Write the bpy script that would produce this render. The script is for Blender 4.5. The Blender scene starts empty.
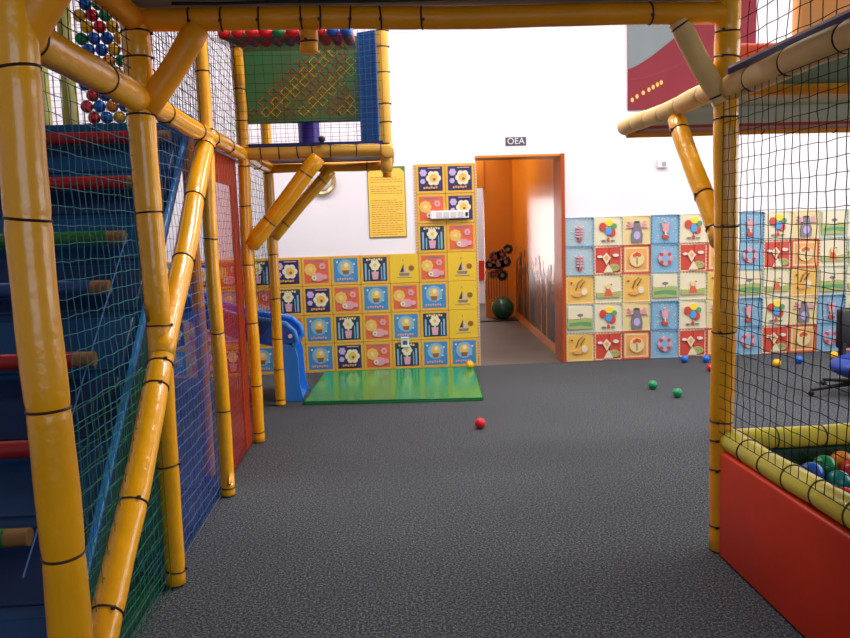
import bpy, bmesh, math, random
from mathutils import Vector, Matrix
rnd = random.Random(7)
PI = math.pi
COL = bpy.context.scene.collection

# ------------------------------------------------------------------ materials
def lin(h):
    out = []
    for i in (0, 2, 4):
        c = int(h[i:i+2], 16)/255
        out.append(c/12.92 if c <= .04045 else ((c+.055)/1.055)**2.4)
    return (*out, 1)
MC = {}
def mat(name, hexc, rough=.5, spec=.5, noise=0, nscale=8, bump=0, bscale=30, metal=0, alpha=1, coat=0, vary=None):
    if name in MC: return MC[name]
    m = bpy.data.materials.new(name); m.use_nodes = True
    nt = m.node_tree; b = nt.nodes['Principled BSDF']
    c = lin(hexc)
    b.inputs['Base Color'].default_value = c
    b.inputs['Roughness'].default_value = rough
    b.inputs['Specular IOR Level'].default_value = spec
    b.inputs['Metallic'].default_value = metal
    b.inputs['Alpha'].default_value = alpha
    b.inputs['Coat Weight'].default_value = coat
    if noise or bump or vary:
        tc = nt.nodes.new('ShaderNodeTexCoord')
    if noise or vary:
        n = nt.nodes.new('ShaderNodeTexNoise'); n.inputs['Scale'].default_value = nscale; n.inputs['Detail'].default_value = 5
        nt.links.new(tc.outputs['Object'], n.inputs['Vector'])
        r = nt.nodes.new('ShaderNodeValToRGB')
        c2 = lin(vary) if vary else tuple(x*(1-noise) for x in c[:3])+(1,)
        r.color_ramp.elements[0].position = .35; r.color_ramp.elements[1].position = .65
        r.color_ramp.elements[0].color = c2; r.color_ramp.elements[1].color = c
        nt.links.new(n.outputs['Fac'], r.inputs['Fac']); nt.links.new(r.outputs['Color'], b.inputs['Base Color'])
    if bump:
        n2 = nt.nodes.new('ShaderNodeTexNoise'); n2.inputs['Scale'].default_value = bscale; n2.inputs['Detail'].default_value = 3
        nt.links.new(tc.outputs['Object'], n2.inputs['Vector'])
        bp = nt.nodes.new('ShaderNodeBump'); bp.inputs['Strength'].default_value = bump; bp.inputs['Distance'].default_value = .01
        nt.links.new(n2.outputs['Fac'], bp.inputs['Height']); nt.links.new(bp.outputs['Normal'], b.inputs['Normal'])
    MC[name] = m; return m
def emat(name, hexc, s):
    m = bpy.data.materials.new(name); m.use_nodes = True
    b = m.node_tree.nodes['Principled BSDF']; b.inputs['Base Color'].default_value = lin(hexc)
    b.inputs['Emission Color'].default_value = lin(hexc); b.inputs['Emission Strength'].default_value = s
    MC[name] = m; return m

YEL = mat('yellow_vinyl', 'FFB207', .25, .55, .10, 5, .5, 16, coat=.4)
YELD = mat('amber_vinyl', 'F8A010', .42, .4, .10, 5, .35, 14)
CREAM = mat('faded_cream_vinyl', 'F2CC84', .5, .4, .12, 6, .5, 12)
LIME = mat('lime_vinyl', 'E2D348', .33, .5, .10, 5, .35, 14, coat=.2)
TIE = mat('maroon_cable_tie', '35100F', .5)
BLKTIE = mat('black_cord', '0D0D0D', .6)
REDV = mat('red_vinyl', 'D43410', .42, .4, .12, 3, .2, 8)
NAVY = mat('navy_vinyl', '16246A', .4)
BLUEV = mat('blue_vinyl', '103A62', .38, .5, .2, 3, .3, 6)
BLUED = mat('deep_blue_vinyl', '0D274C', .42, .4, .2, 3, .3, 6)
LBLUE = mat('light_blue_vinyl', '2E8BD6', .3)
GREENV = mat('green_vinyl', '26924A', .16, .6, .08, 3, .05, 5)
DGREEN = mat('dark_green_vinyl', '0E4024', .45, .4, .2, 4)
PURP = mat('purple_vinyl', '3C1F8C', .35)
NETB = mat('black_net', '0B0B0C', .7, .2)
NETT = mat('teal_net', '2F7A80', .6, .3)
NETG = mat('green_net', '1F6E40', .6, .3)
NETBL = mat('pale_blue_net', '5A7AAE', .6, .3)
NETR = mat('brick_net', '7A2418', .7, .3)
NETY = mat('yellow_net', 'C9C040', .6, .3)
NETO = mat('orange_net', 'C0521E', .6, .3)
WALLM = mat('white_wall_paint', 'E9E3E9', .75, .3, .02, 2)
ORW = mat('orange_gloss_paint', 'F79C22', .24, .6, .10, 1.5, .05, 3)
ORD = mat('orange_paint', 'D07E1C', .45, .4, .08, 2)
JAMB = mat('brick_red_gloss', 'A8481C', .22, .6)
CORF = mat('corridor_screed', '5E564C', .6, .5, .15, 2, .05, 20)
BLACKM = mat('black_plastic', '111214', .45)
WHITEP = mat('white_plastic', 'E6E4E4', .4)
GREYP = mat('grey_plastic', '9A9AA0', .5)
GREENP = mat('dark_green_rubber', '1C5A48', .25, .6)
RAMPY = mat('wood_rung_core', '86602F', .7)

# carpet: short dark grey loop pile, flecked
def carpet():
    m = bpy.data.materials.new('grey_carpet'); m.use_nodes = True; nt = m.node_tree; b = nt.nodes['Principled BSDF']
    tc = nt.nodes.new('ShaderNodeTexCoord')
    n = nt.nodes.new('ShaderNodeTexNoise'); n.inputs['Scale'].default_value = 95; n.inputs['Detail'].default_value = 6; n.inputs['Roughness'].default_value = .85
    big = nt.nodes.new('ShaderNodeTexNoise'); big.inputs['Scale'].default_value = 1.3; big.inputs['Detail'].default_value = 5
    for x in (n, big): nt.links.new(tc.outputs['Object'], x.inputs['Vector'])
    r = nt.nodes.new('ShaderNodeValToRGB'); e = r.color_ramp.elements
    e[0].position = .38; e[0].color = lin('101317'); e[1].position = .62; e[1].color = lin('8C8E8E')
    mid = e.new(.5); mid.color = lin('383E46')
    nt.links.new(n.outputs['Fac'], r.inputs['Fac'])
    mx = nt.nodes.new('ShaderNodeMix'); mx.data_type = 'RGBA'; mx.blend_type = 'MULTIPLY'; mx.inputs[0].default_value = 1
    r2 = nt.nodes.new('ShaderNodeValToRGB'); r2.color_ramp.elements[0].position = .3; r2.color_ramp.elements[1].position = .7
    r2.color_ramp.elements[0].color = (.86, .86, .86, 1); r2.color_ramp.elements[1].color = (1, 1, 1, 1)
    nt.links.new(big.outputs['Fac'], r2.inputs['Fac'])
    nt.links.new(r.outputs['Color'], mx.inputs[6]); nt.links.new(r2.outputs['Color'], mx.inputs[7])
    nt.links.new(mx.outputs[2], b.inputs['Base Color'])
    b.inputs['Roughness'].default_value = .9; b.inputs['Specular IOR Level'].default_value = .25
    bp = nt.nodes.new('ShaderNodeBump'); bp.inputs['Strength'].default_value = .8; bp.inputs['Distance'].default_value = .006
    nt.links.new(n.outputs['Fac'], bp.inputs['Height']); nt.links.new(bp.outputs['Normal'], b.inputs['Normal'])
    return m
CARPET = carpet()

# ------------------------------------------------------------------ helpers
def obj(name, bm, m, parent=None, smooth=False, loc=None):
    me = bpy.data.meshes.new(name)
    bmesh.ops.recalc_face_normals(bm, faces=bm.faces)
    bm.to_mesh(me); bm.free()
    for x in (m if isinstance(m, (list, tuple)) else [m]): me.materials.append(x)
    if smooth:
        for p in me.polygons: p.use_smooth = True
        if smooth != 'all':
            me.set_sharp_from_angle(angle=math.radians(40))
    o = bpy.data.objects.new(name, me); COL.objects.link(o)
    if parent: o.parent = parent
    if loc is not None: o.location = loc
    return o
def tag(o, label=None, cat=None, group=None, kind=None):
    if label: o['label'] = label
    if cat: o['category'] = cat
    if group: o['group'] = group
    if kind: o['kind'] = kind
    return o
def empty(name, loc=(0, 0, 0), rz=0, **k):
    o = bpy.data.objects.new(name, None); COL.objects.link(o); o.location = loc; o.rotation_euler = (0, 0, rz)
    o.empty_display_size = .1
    return tag(o, **k) if k else o
def box(bm, x0, x1, y0, y1, z0, z1, mi=0, bev=0):
    r = bmesh.ops.create_cube(bm, size=1)
    vs = r['verts']
    for v in vs: v.co = Vector(((x0+x1)/2+v.co.x*(x1-x0), (y0+y1)/2+v.co.y*(y1-y0), (z0+z1)/2+v.co.z*(z1-z0)))
    fs = set(f for v in vs for f in v.link_faces)
    for f in fs: f.material_index = mi
    if bev:
        es = list(set(e for v in vs for e in v.link_edges))
        bmesh.ops.bevel(bm, geom=es, offset=bev, segments=3, affect='EDGES', profile=.5)
    return bm
def B(*a, **k): return box(bmesh.new(), *a, **k)
def tube(bm, pts, r, seg=16, cap=True, mi=0):
    pts = [Vector(p) for p in pts]; rings = []
    rs = r if isinstance(r, (list, tuple)) else [r]*len(pts)
    t = (pts[1]-pts[0]).normalized()
    n = t.orthogonal().normalized()
    for i, p in enumerate(pts):
        if i == 0: t = pts[1]-p
        elif i == len(pts)-1: t = p-pts[-2]
        else: t = pts[i+1]-pts[i-1]
        t.normalize(); n = (n-t*n.dot(t)).normalized(); b = t.cross(n)
        rings.append([bm.verts.new(p+(n*math.cos(2*PI*k/seg)+b*math.sin(2*PI*k/seg))*rs[i]) for k in range(seg)])
    for i in range(len(rings)-1):
        for k in range(seg):
            f = bm.faces.new((rings[i][k], rings[i][(k+1) % seg], rings[i+1][(k+1) % seg], rings[i+1][k])); f.material_index = mi
    if cap:
        f = bm.faces.new(rings[0][::-1]); f.material_index = mi
        f = bm.faces.new(rings[-1]); f.material_index = mi
    return bm
def prism(bm, poly, y0, y1, mi=0):   # polygon in XZ extruded along Y
    a = [bm.verts.new((x, y0, z)) for x, z in poly]; b = [bm.verts.new((x, y1, z)) for x, z in poly]
    n = len(poly)
    fs = [bm.faces.new(a), bm.faces.new(b[::-1])]+[bm.faces.new((a[i], b[i], b[(i+1) % n], a[(i+1) % n])) for i in range(n)]
    for f in fs: f.material_index = mi
    return bm
def torus(bm, c, axis, R, r, seg=28, s2=6):
    ax = Vector(axis).normalized(); n = ax.orthogonal().normalized(); b = ax.cross(n); c = Vector(c); rings = []
    for i in range(seg):
        d = n*math.cos(2*PI*i/seg)+b*math.sin(2*PI*i/seg)
        rings.append([bm.verts.new(c+d*(R+r*math.cos(2*PI*k/s2))+ax*r*math.sin(2*PI*k/s2)) for k in range(s2)])
    for i in range(seg):
        for k in range(s2):
            bm.faces.new((rings[i][k], rings[i][(k+1) % s2], rings[(i+1) % seg][(k+1) % s2], rings[(i+1) % seg][k]))
    return bm
def sphere(bm, c, r, u=20, v=12, mi=0, sc=(1, 1, 1)):
    r_ = bmesh.ops.create_uvsphere(bm, u_segments=u, v_segments=v, radius=r)
    for q in r_['verts']: q.co = Vector(c)+Vector((q.co.x*sc[0], q.co.y*sc[1], q.co.z*sc[2]))
    for f in set(f for q in r_['verts'] for f in q.link_faces): f.material_index = mi
    return bm

PADN = 0
def pad(name, p0, p1, r, parent, m=YEL, ties=(), tm=TIE, pinch=.05, r1=None, bow=.004):
    """a steel pole in a foam sleeve (the part) with its cable ties (sub-parts)"""
    global PADN; PADN += 1
    g = random.Random(PADN)
    p0 = Vector(p0); p1 = Vector(p1); L = (p1-p0).length; d = (p1-p0)/L
    n = d.orthogonal().normalized(); b = d.cross(n); r1 = r1 or r
    ts = set([0, 1]); N = max(4, int(L/.07))
    for i in range(N+1): ts.add(i/N)
    for t in ties:
        for o in (-.03, -.012, 0, .012, .03): 
            if 0 < t+o/L < 1: ts.add(t+o/L)
    ph = g.uniform(0, 6); ts = sorted(ts); pts = []; rs = []
    # rounded sleeve ends
    for t in ts:
        rr = r+(r1-r)*t
        k = 1
        for tt in ties:
            dd = abs(t-tt)*L
            k = min(k, 1-pinch*math.exp(-(dd/.014)**2))
        rr *= k*(1+.018*math.sin(t*L*17+ph))
        off = n*math.sin(t*L*2.7+ph)*bow*min(t, 1-t)*4+b*math.sin(t*L*3.9+ph*2)*bow*min(t, 1-t)*4
        pts.append(p0+(p1-p0)*t+off); rs.append(rr)
    pts = [pts[0]-d*r*.12]+pts+[pts[-1]+d*r*.12]; rs = [rs[0]*.8]+rs+[rs[-1]*.8]
    o = obj(name, tube(bmesh.new(), pts, rs, 24), m, parent, smooth='all')
    for tt in ties:
        i = min(range(1, len(pts)-1), key=lambda j: abs(ts[j-1]-tt) if j-1 < len(ts) else 9)
        ax = d+n*g.uniform(-.12, .12)+b*g.uniform(-.12, .12)
        tb = torus(bmesh.new(), pts[i], ax, rs[i]+.0008, .0042)
        # the tie's clasp
        cpos = pts[i]+(n*math.cos(ph)+b*math.sin(ph))*(rs[i]+.004)
        box(tb, cpos.x-.006, cpos.x+.006, cpos.y-.006, cpos.y+.006, cpos.z-.005, cpos.z+.005)
        obj('cable_tie', tb, tm, o, smooth=True)
    return o
def net(name, o, u, v, W, Hh, cell, r, m, parent, jit=.06, sag=.01, seed=1, label=None, diamond=False):
    g = random.Random(seed); o = Vector(o); u = Vector(u).normalized(); v = Vector(v).normalized(); n = u.cross(v).normalized()
    a = max(1, round(W/cell)); b = max(1, round(Hh/cell)); bm = bmesh.new()
    def P(i, j):
        fi = i/a; fj = j/b
        e = 0 if i in (0, a) or j in (0, b) else 1
        return o+u*(W*fi+e*g.uniform(-jit, jit)*cell)+v*(Hh*fj+e*g.uniform(-jit, jit)*cell)+n*(sag*math.sin(PI*fi*1.0)*math.sin(PI*fj)*(1 if e else 0)+e*g.uniform(-.2, .2)*cell*.3)
    G = [[P(i, j) for j in range(b+1)] for i in range(a+1)]
    if diamond:
        for s in (1, -1):
            for k in range(-b, a+b+1):
                line = []
                for j in range(b+1):
                    i = k+s*j
                    if 0 <= i <= a: line.append(G[i][j])
                if len(line) > 1: tube(bm, line, r, 4, False)
    else:
        for i in range(a+1): tube(bm, G[i], r, 4, False)
        for j in range(b+1): tube(bm, [G[i][j] for i in range(a+1)], r, 4, False)
    ob = obj(name, bm, m, parent)
    if label: ob['label'] = label
    return ob

# ------------------------------------------------------------------ the room
YW = 8.0
bm = bmesh.new(); box(bm, -4, 6.5, -3, 8.0, -.05, 0); tag(obj('floor', bm, CARPET), kind='structure')
tag(obj('floor_corridor', B(.5, 4, 8.0, 15, -.05, -.001), CORF), kind='structure')
HC = 4.4
bm = bmesh.new()
box(bm, -4, .98, YW, 8.3, 0, HC); box(bm, 1.91, 6.5, YW, 8.3, 0, HC); box(bm, .98, 1.91, YW, 8.3, 2.2, HC)
tag(obj('wall_back', bm, WALLM), kind='structure')
tag(obj('wall_left', B(-4.15, -4, -3, 8.3, 0, HC), WALLM), kind='structure')
tag(obj('ceiling', B(-4, 6.5, -3, 8.3, HC, HC+.1), WALLM), kind='structure')
# right wall with a wide window opening, front wall behind the photographer with two windows
bm = bmesh.new()
box(bm, 6.5, 6.65, -3, 1.5, 0, HC); box(bm, 6.5, 6.65, 7.0, 8.3, 0, HC); box(bm, 6.5, 6.65, 1.5, 7.0, 0, 1.0); box(bm, 6.5, 6.65, 1.5, 7.0, 3.4, HC)
tag(obj('wall_right', bm, WALLM), kind='structure')
bm = bmesh.new()
box(bm, -4, -1, -3.15, -3, 0, HC); box(bm, 3, 6.5, -3.15, -3, 0, HC); box(bm, -1, 3, -3.15, -3, 0, .9); box(bm, -1, 3, -3.15, -3, 3.2, HC)
tag(obj('wall_front', bm, WALLM), kind='structure')
GLASS = bpy.data.materials.new('window_glass'); GLASS.use_nodes = True
gn = GLASS.node_tree.nodes['Principled BSDF']; gn.inputs['Transmission Weight'].default_value = 1; gn.inputs['Roughness'].default_value = 0; gn.inputs['IOR'].default_value = 1.02
def window(n, a, b, z0, z1, axis, pos, bars):
    bm = bmesh.new(); t = .06
    def bx(u0, u1, w0, w1):
        if axis == 'x': box(bm, pos-.03, pos+.03, u0, u1, w0, w1)
        else: box(bm, u0, u1, pos-.03, pos+.03, w0, w1)
    bx(a, b, z0, z0+t); bx(a, b, z1-t, z1)
    for i in range(bars+1):
        c = a+(b-a-t)*i/bars; bx(c, c+t, z0+t, z1-t)
    f = tag(obj('window_%d' % n, bm, WHITEP), kind='structure')
    bm = bmesh.new()
    if axis == 'x': box(bm, pos-.004, pos+.004, a, b, z0, z1)
    else: box(bm, a, b, pos-.004, pos+.004, z0, z1)
    obj('window_pane', bm, GLASS, f)
window(1, 1.5, 7.0, 1.0, 3.4, 'x', 6.57, 4)
window(2, -1, 3, .9, 3.2, 'y', -3.07, 3)

# ---- doorway and the corridor behind
bm = bmesh.new()
box(bm, 1.87, 1.912, 7.955, 8.31, 0, 2.21, bev=.004); dj = tag(obj('door_1', bm, JAMB), kind='structure')
tag(obj('trim_1', B(.98, 1.87, 7.985, 8.31, 2.188, 2.21), ORD), kind='structure')
bm = bmesh.new()
# glossy right corridor wall, running away with a slight splay
a = [(1.912, 8.31), (2.10, 12.3), (2.3, 12.3), (2.3, 8.31)]
v0 = [bm.verts.new((x, y, 0)) for x, y in a]; v1 = [bm.verts.new((x, y, 2.9)) for x, y in a]
bm.faces.new(v0[::-1]); bm.faces.new(v1)
for i in range(4): bm.faces.new((v0[i], v0[(i+1) % 4], v1[(i+1) % 4], v1[i]))
tag(obj('wall_corridor_right', bm, ORW), kind='structure')
tag(obj('wall_corridor_end', B(1.635, 2.3, 12.3, 12.42, 0, 2.9), ORD), kind='structure')
tag(obj('wall_corridor_lintel', B(1.30, 1.635, 12.25, 12.42, 2.1, 2.9), ORD), kind='structure')
tag(obj('ceiling_corridor', B(.4, 2.4, 8.3, 15, 2.9, 3), WALLM), kind='structure')
tag(obj('wall_corridor_left', B(.35, .45, 8.3, 15, 0, 2.9), ORD), kind='structure')
bm = bmesh.new(); box(bm, .4, 1.03, 14.6, 14.7, 0, 2.9); box(bm, 1.25, 3, 14.6, 14.7, 0, 2.9); box(bm, 1.03, 1.25, 14.6, 14.7, 0, .35); box(bm, 1.03, 1.25, 14.6, 14.7, 2.0, 2.9)
tag(obj('wall_far_room', bm, WALLM), kind='structure')
window(3, 1.03, 1.25, .35, 2.0, 'y', 14.65, 1)
tag(obj('door_threshold_strip', B(1.1, 2.06, 11.70, 11.78, -.001, .015), BLACKM), kind='structure')
tag(obj('wall_panel', B(-.3, .3, -.03, -.001, -.19, .19), REDV, loc=(1.9, 14.6, .64)), 'small red panel on the bright wall beyond the corridor', 'panel')

# dark flower painting and grass painting stuck to the corridor walls
def disc(bm, cx, cz, r, y, mi=0, n=14, sx=1, sz=1, t=.0012):
    prism(bm, [(cx+r*sx*math.cos(2*PI*k/n), cz+r*sz*math.sin(2*PI*k/n)) for k in range(n)], y-t, y, mi)
MUR = [mat('mural_dark', '40362E', .3), mat('mural_grey', '82685A', .3), mat('mural_red', '9A3418', .3)]
bm = bmesh.new()
for (cx, cz, r, mi) in [(.18, .98, .11, 1), (.30, 1.02, .10, 1), (.10, .86, .09, 0), (.24, .86, .12, 0), (.36, .90, .10, 0), (.40, 1.10, .09, 0), (.15, .70, .08, 1), (.3, .68, .1, 0), (.22, .74, .05, 2)]:
    for k in range(7):
        disc(bm, cx-.22+r*.55*math.cos(k*2*PI/7), cz+r*.55*math.sin(k*2*PI/7), r*.42, -.0005*mi, mi, 8)
    disc(bm, cx-.22, cz, r*.35, -.002, (mi+1) % 3, 10)
for k in range(9): box(bm, -.2+k*.045, -.19+k*.045, -.001, 0, .3, .75, 0)
tag(obj('flower_mural', bm, MUR, loc=(1.83, 12.3, 0)), 'dark flower bunch painted low on the orange wall at the corridor end', 'mural')
bm = bmesh.new(); g = random.Random(3)
for k in range(150):
    x = .25+g.random()*3.6; h = .35+.6*g.uniform(.45, 1); w = g.uniform(.02, .06)
    if g.random() < .55: prism(bm, [(x-w, .12), (x+w, .12), (x+w*.8, .12+h*.6), (x+g.uniform(-.06, .06), .12+h), (x-w*.8, .12+h*.55)], -.001-.0003*(k % 3), 0, g.choice([0, 0, 1]))
    else:
        cz = .15+h*g.uniform(.5, 1); disc(bm, x, cz, w*1.1, -.001, g.choice([0, 1, 1, 2]), 8)
ob = tag(obj('meadow_mural', bm, MUR, loc=(2.096, 12.28, 0)), 'dark grass and flower painting along the foot of the glossy corridor wall', 'mural')
ob.rotation_euler = (0, 0, math.atan2(-3.99, -.188))
tag(obj('exercise_ball', sphere(bmesh.new(), (0, 0, .18), .18, 32, 20), GREENP, smooth='all', loc=(1.86, 12.02, 0)), 'large dark green exercise ball on the corridor floor', 'ball')

# ------------------------------------------------------------------ foam tiles on the back wall
P_ = dict(
    yel=mat('tile_yellow', 'D9A63C', .5, .4, .06, 6), navy=mat('print_navy', '2C2C58', .5), navy2=mat('print_dark_teal', '23344E', .5),
    red=mat('print_red_orange', 'D2603E', .5), blue=mat('print_blue', '3F82B4', .5), bright=mat('print_lemon', 'DDB62C', .5),
    cream=mat('print_cream', 'DDD3B4', .5), ppink=mat('print_pink', 'D49AA4', .5), lilac=mat('print_lilac', 'B9A5D6', .5),
    brown=mat('print_brown', '8A5A30', .5), white=mat('print_white', 'DDD6CC', .5), grey=mat('print_grey', '77737C', .5),
    dk=mat('print_charcoal', '3B3844', .5), sky=mat('print_sky_blue', '7DAAC6', .5), pale=mat('print_pale_blue', 'A3BBC4', .5),
    lemon=mat('print_soft_yellow', 'DCC890', .5), orange=mat('print_orange', 'DE9E5A', .5), green=mat('print_green', '5C9662', .5),
    meadow=mat('print_meadow', 'A3AC66', .5), tred=mat('print_red', 'C24536', .5), bluel=mat('print_balloon_blue', '4C9CD8', .5),
    gold=mat('print_gold', 'DDB256', .5), mint=mat('print_mint', 'C3CEBE', .5), ball_y=mat('print_balloon_yellow', 'F0D43A', .5))
def layer_mesh(shapes):
    bm = bmesh.new(); ms = []; y = 0
    for s in shapes:
        k = s[0]; c = s[1]
        if P_[c] not in ms: ms.append(P_[c])
        mi = ms.index(P_[c]); y -= .0004
        if k == 'd': disc(bm, s[2], s[3], s[4], 0, mi, 14, s[5] if len(s) > 5 else 1, s[6] if len(s) > 6 else 1, -y)
        elif k == 'b': box(bm, s[2], s[3], y, 0, s[4], s[5], mi)
        elif k == 'p': prism(bm, s[2], y, 0, mi)
    return bm, ms
def flower(c, c2, cx, cz, r, n=6):
    return [('d', c, cx+r*.6*math.cos(2*PI*k/n), cz+r*.6*math.sin(2*PI*k/n), r*.42) for k in range(n)]+[('d', c2, cx, cz, r*.32)]
def kite(c, cx, cz, w, h): return ('p', c, [(cx-w, cz), (cx, cz-h), (cx+w, cz), (cx, cz+h*.6)])
S = .1  # half size of the printed square on yellow tiles
def sq(c, s=S): return ('b', c, -s, s, -s, s)
def wave(c, z, w=.07): return [('b', c, -w+i*.02, -w+i*.02+.014, z-.008+.004*(i % 2), z+.008+.004*(i % 2)) for i in range(int(w*100))]
LEFT = {
    'N': ('navy', 'with a big yellow flower and small pink flowers', [sq('navy'), *flower('cream', 'lemon', .025, .005, .062), ('d', 'gold', .025, .005, .035), ('d', 'brown', .03, -.005, .012), *flower('lilac', 'ppink', -.06, .05, .03), *flower('lilac', 'ppink', -.065, -.02, .022), ('b', 'ppink', -.02, .08, .083, .09), *wave('orange', -.075, .06)]),
    'D': ('dark teal', 'with a pale flower above a pink pot', [sq('navy2'), ('b', 'sky', -.085, -.07, -.09, .05), ('b', 'sky', .07, .085, -.09, .05), ('b', 'sky', -.055, -.045, -.09, .0), ('b', 'sky', .05, .058, -.09, .02), *wave('lemon', .08, .07), *flower('cream', 'gold', 0, .035, .045), ('b', 'cream', -.006, .006, -.02, .02), ('p', 'ppink', [(-.022, -.085), (.022, -.085), (.03, -.02), (-.03, -.02)]), ('d', 'lilac', 0, -.05, .012)]),
    'R': ('red-orange', 'with a yellow sun and a pink flower', [sq('red'), ('b', 'grey', -.06, .06, .078, .09), *flower('gold', 'lemon', -.05, .015, .05, 8), *flower('ppink', 'red', .05, .04, .028), ('d', 'ppink', .01, -.05, .045, 1.2, .8), *flower('cream', 'brown', -.02, -.055, .022), ('d', 'ppink', .07, -.05, .02)]),
    'B': ('blue', 'with a yellow beehive-like bloom and a pink bar', [sq('blue'), ('d', 'sky', 0, .02, .07), ('d', 'gold', 0, .03, .04), ('d', 'cream', .005, .042, .018), ('p', 'brown', [(-.03, .0), (.03, .0), (.02, -.035), (-.02, -.035)]), *wave('ppink', -.075, .075), ('d', 'white', -.07, .07, .008), ('d', 'white', .07, .05, .008), ('d', 'white', .06, -.02, .006)]),
    'Y': ('lemon yellow', 'with a grey sailing boat', [('b', 'bright', -.15, .15, -.15, .15), ('p', 'grey', [(-.06, -.05), (.06, -.05), (.045, -.08), (-.045, -.08)]), ('p', 'dk', [(-.005, -.04), (-.005, .05), (-.045, -.04)]), ('p', 'lilac', [(.005, -.04), (.005, .035), (.035, -.04)]), ('d', 'brown', .075, .0, .03), ('b', 'grey', -.08, .08, -.1, -.094), ('d', 'dk', -.01, .085, .006)]),
}
def edge_teeth(c, s=.1525, n=9, w=.009):
    out = []
    for i in range(n):
        a = -s+(i+.25)*2*s/n; b = a+s/n
        out += [('b', c, a, b, s-w, s), ('b', c, a, b, -s, -s+w), ('b', c, -s, -s+w, a, b), ('b', c, s-w, s, a, b)]
    return out
F = .1505
def full(c): return ('b', c, -F, F, -F, F)
dots = [('d', 'white', random.Random(i).uniform(-.13, .13), random.Random(i+99).uniform(-.13, .13), .005) for i in range(26)]
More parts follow.
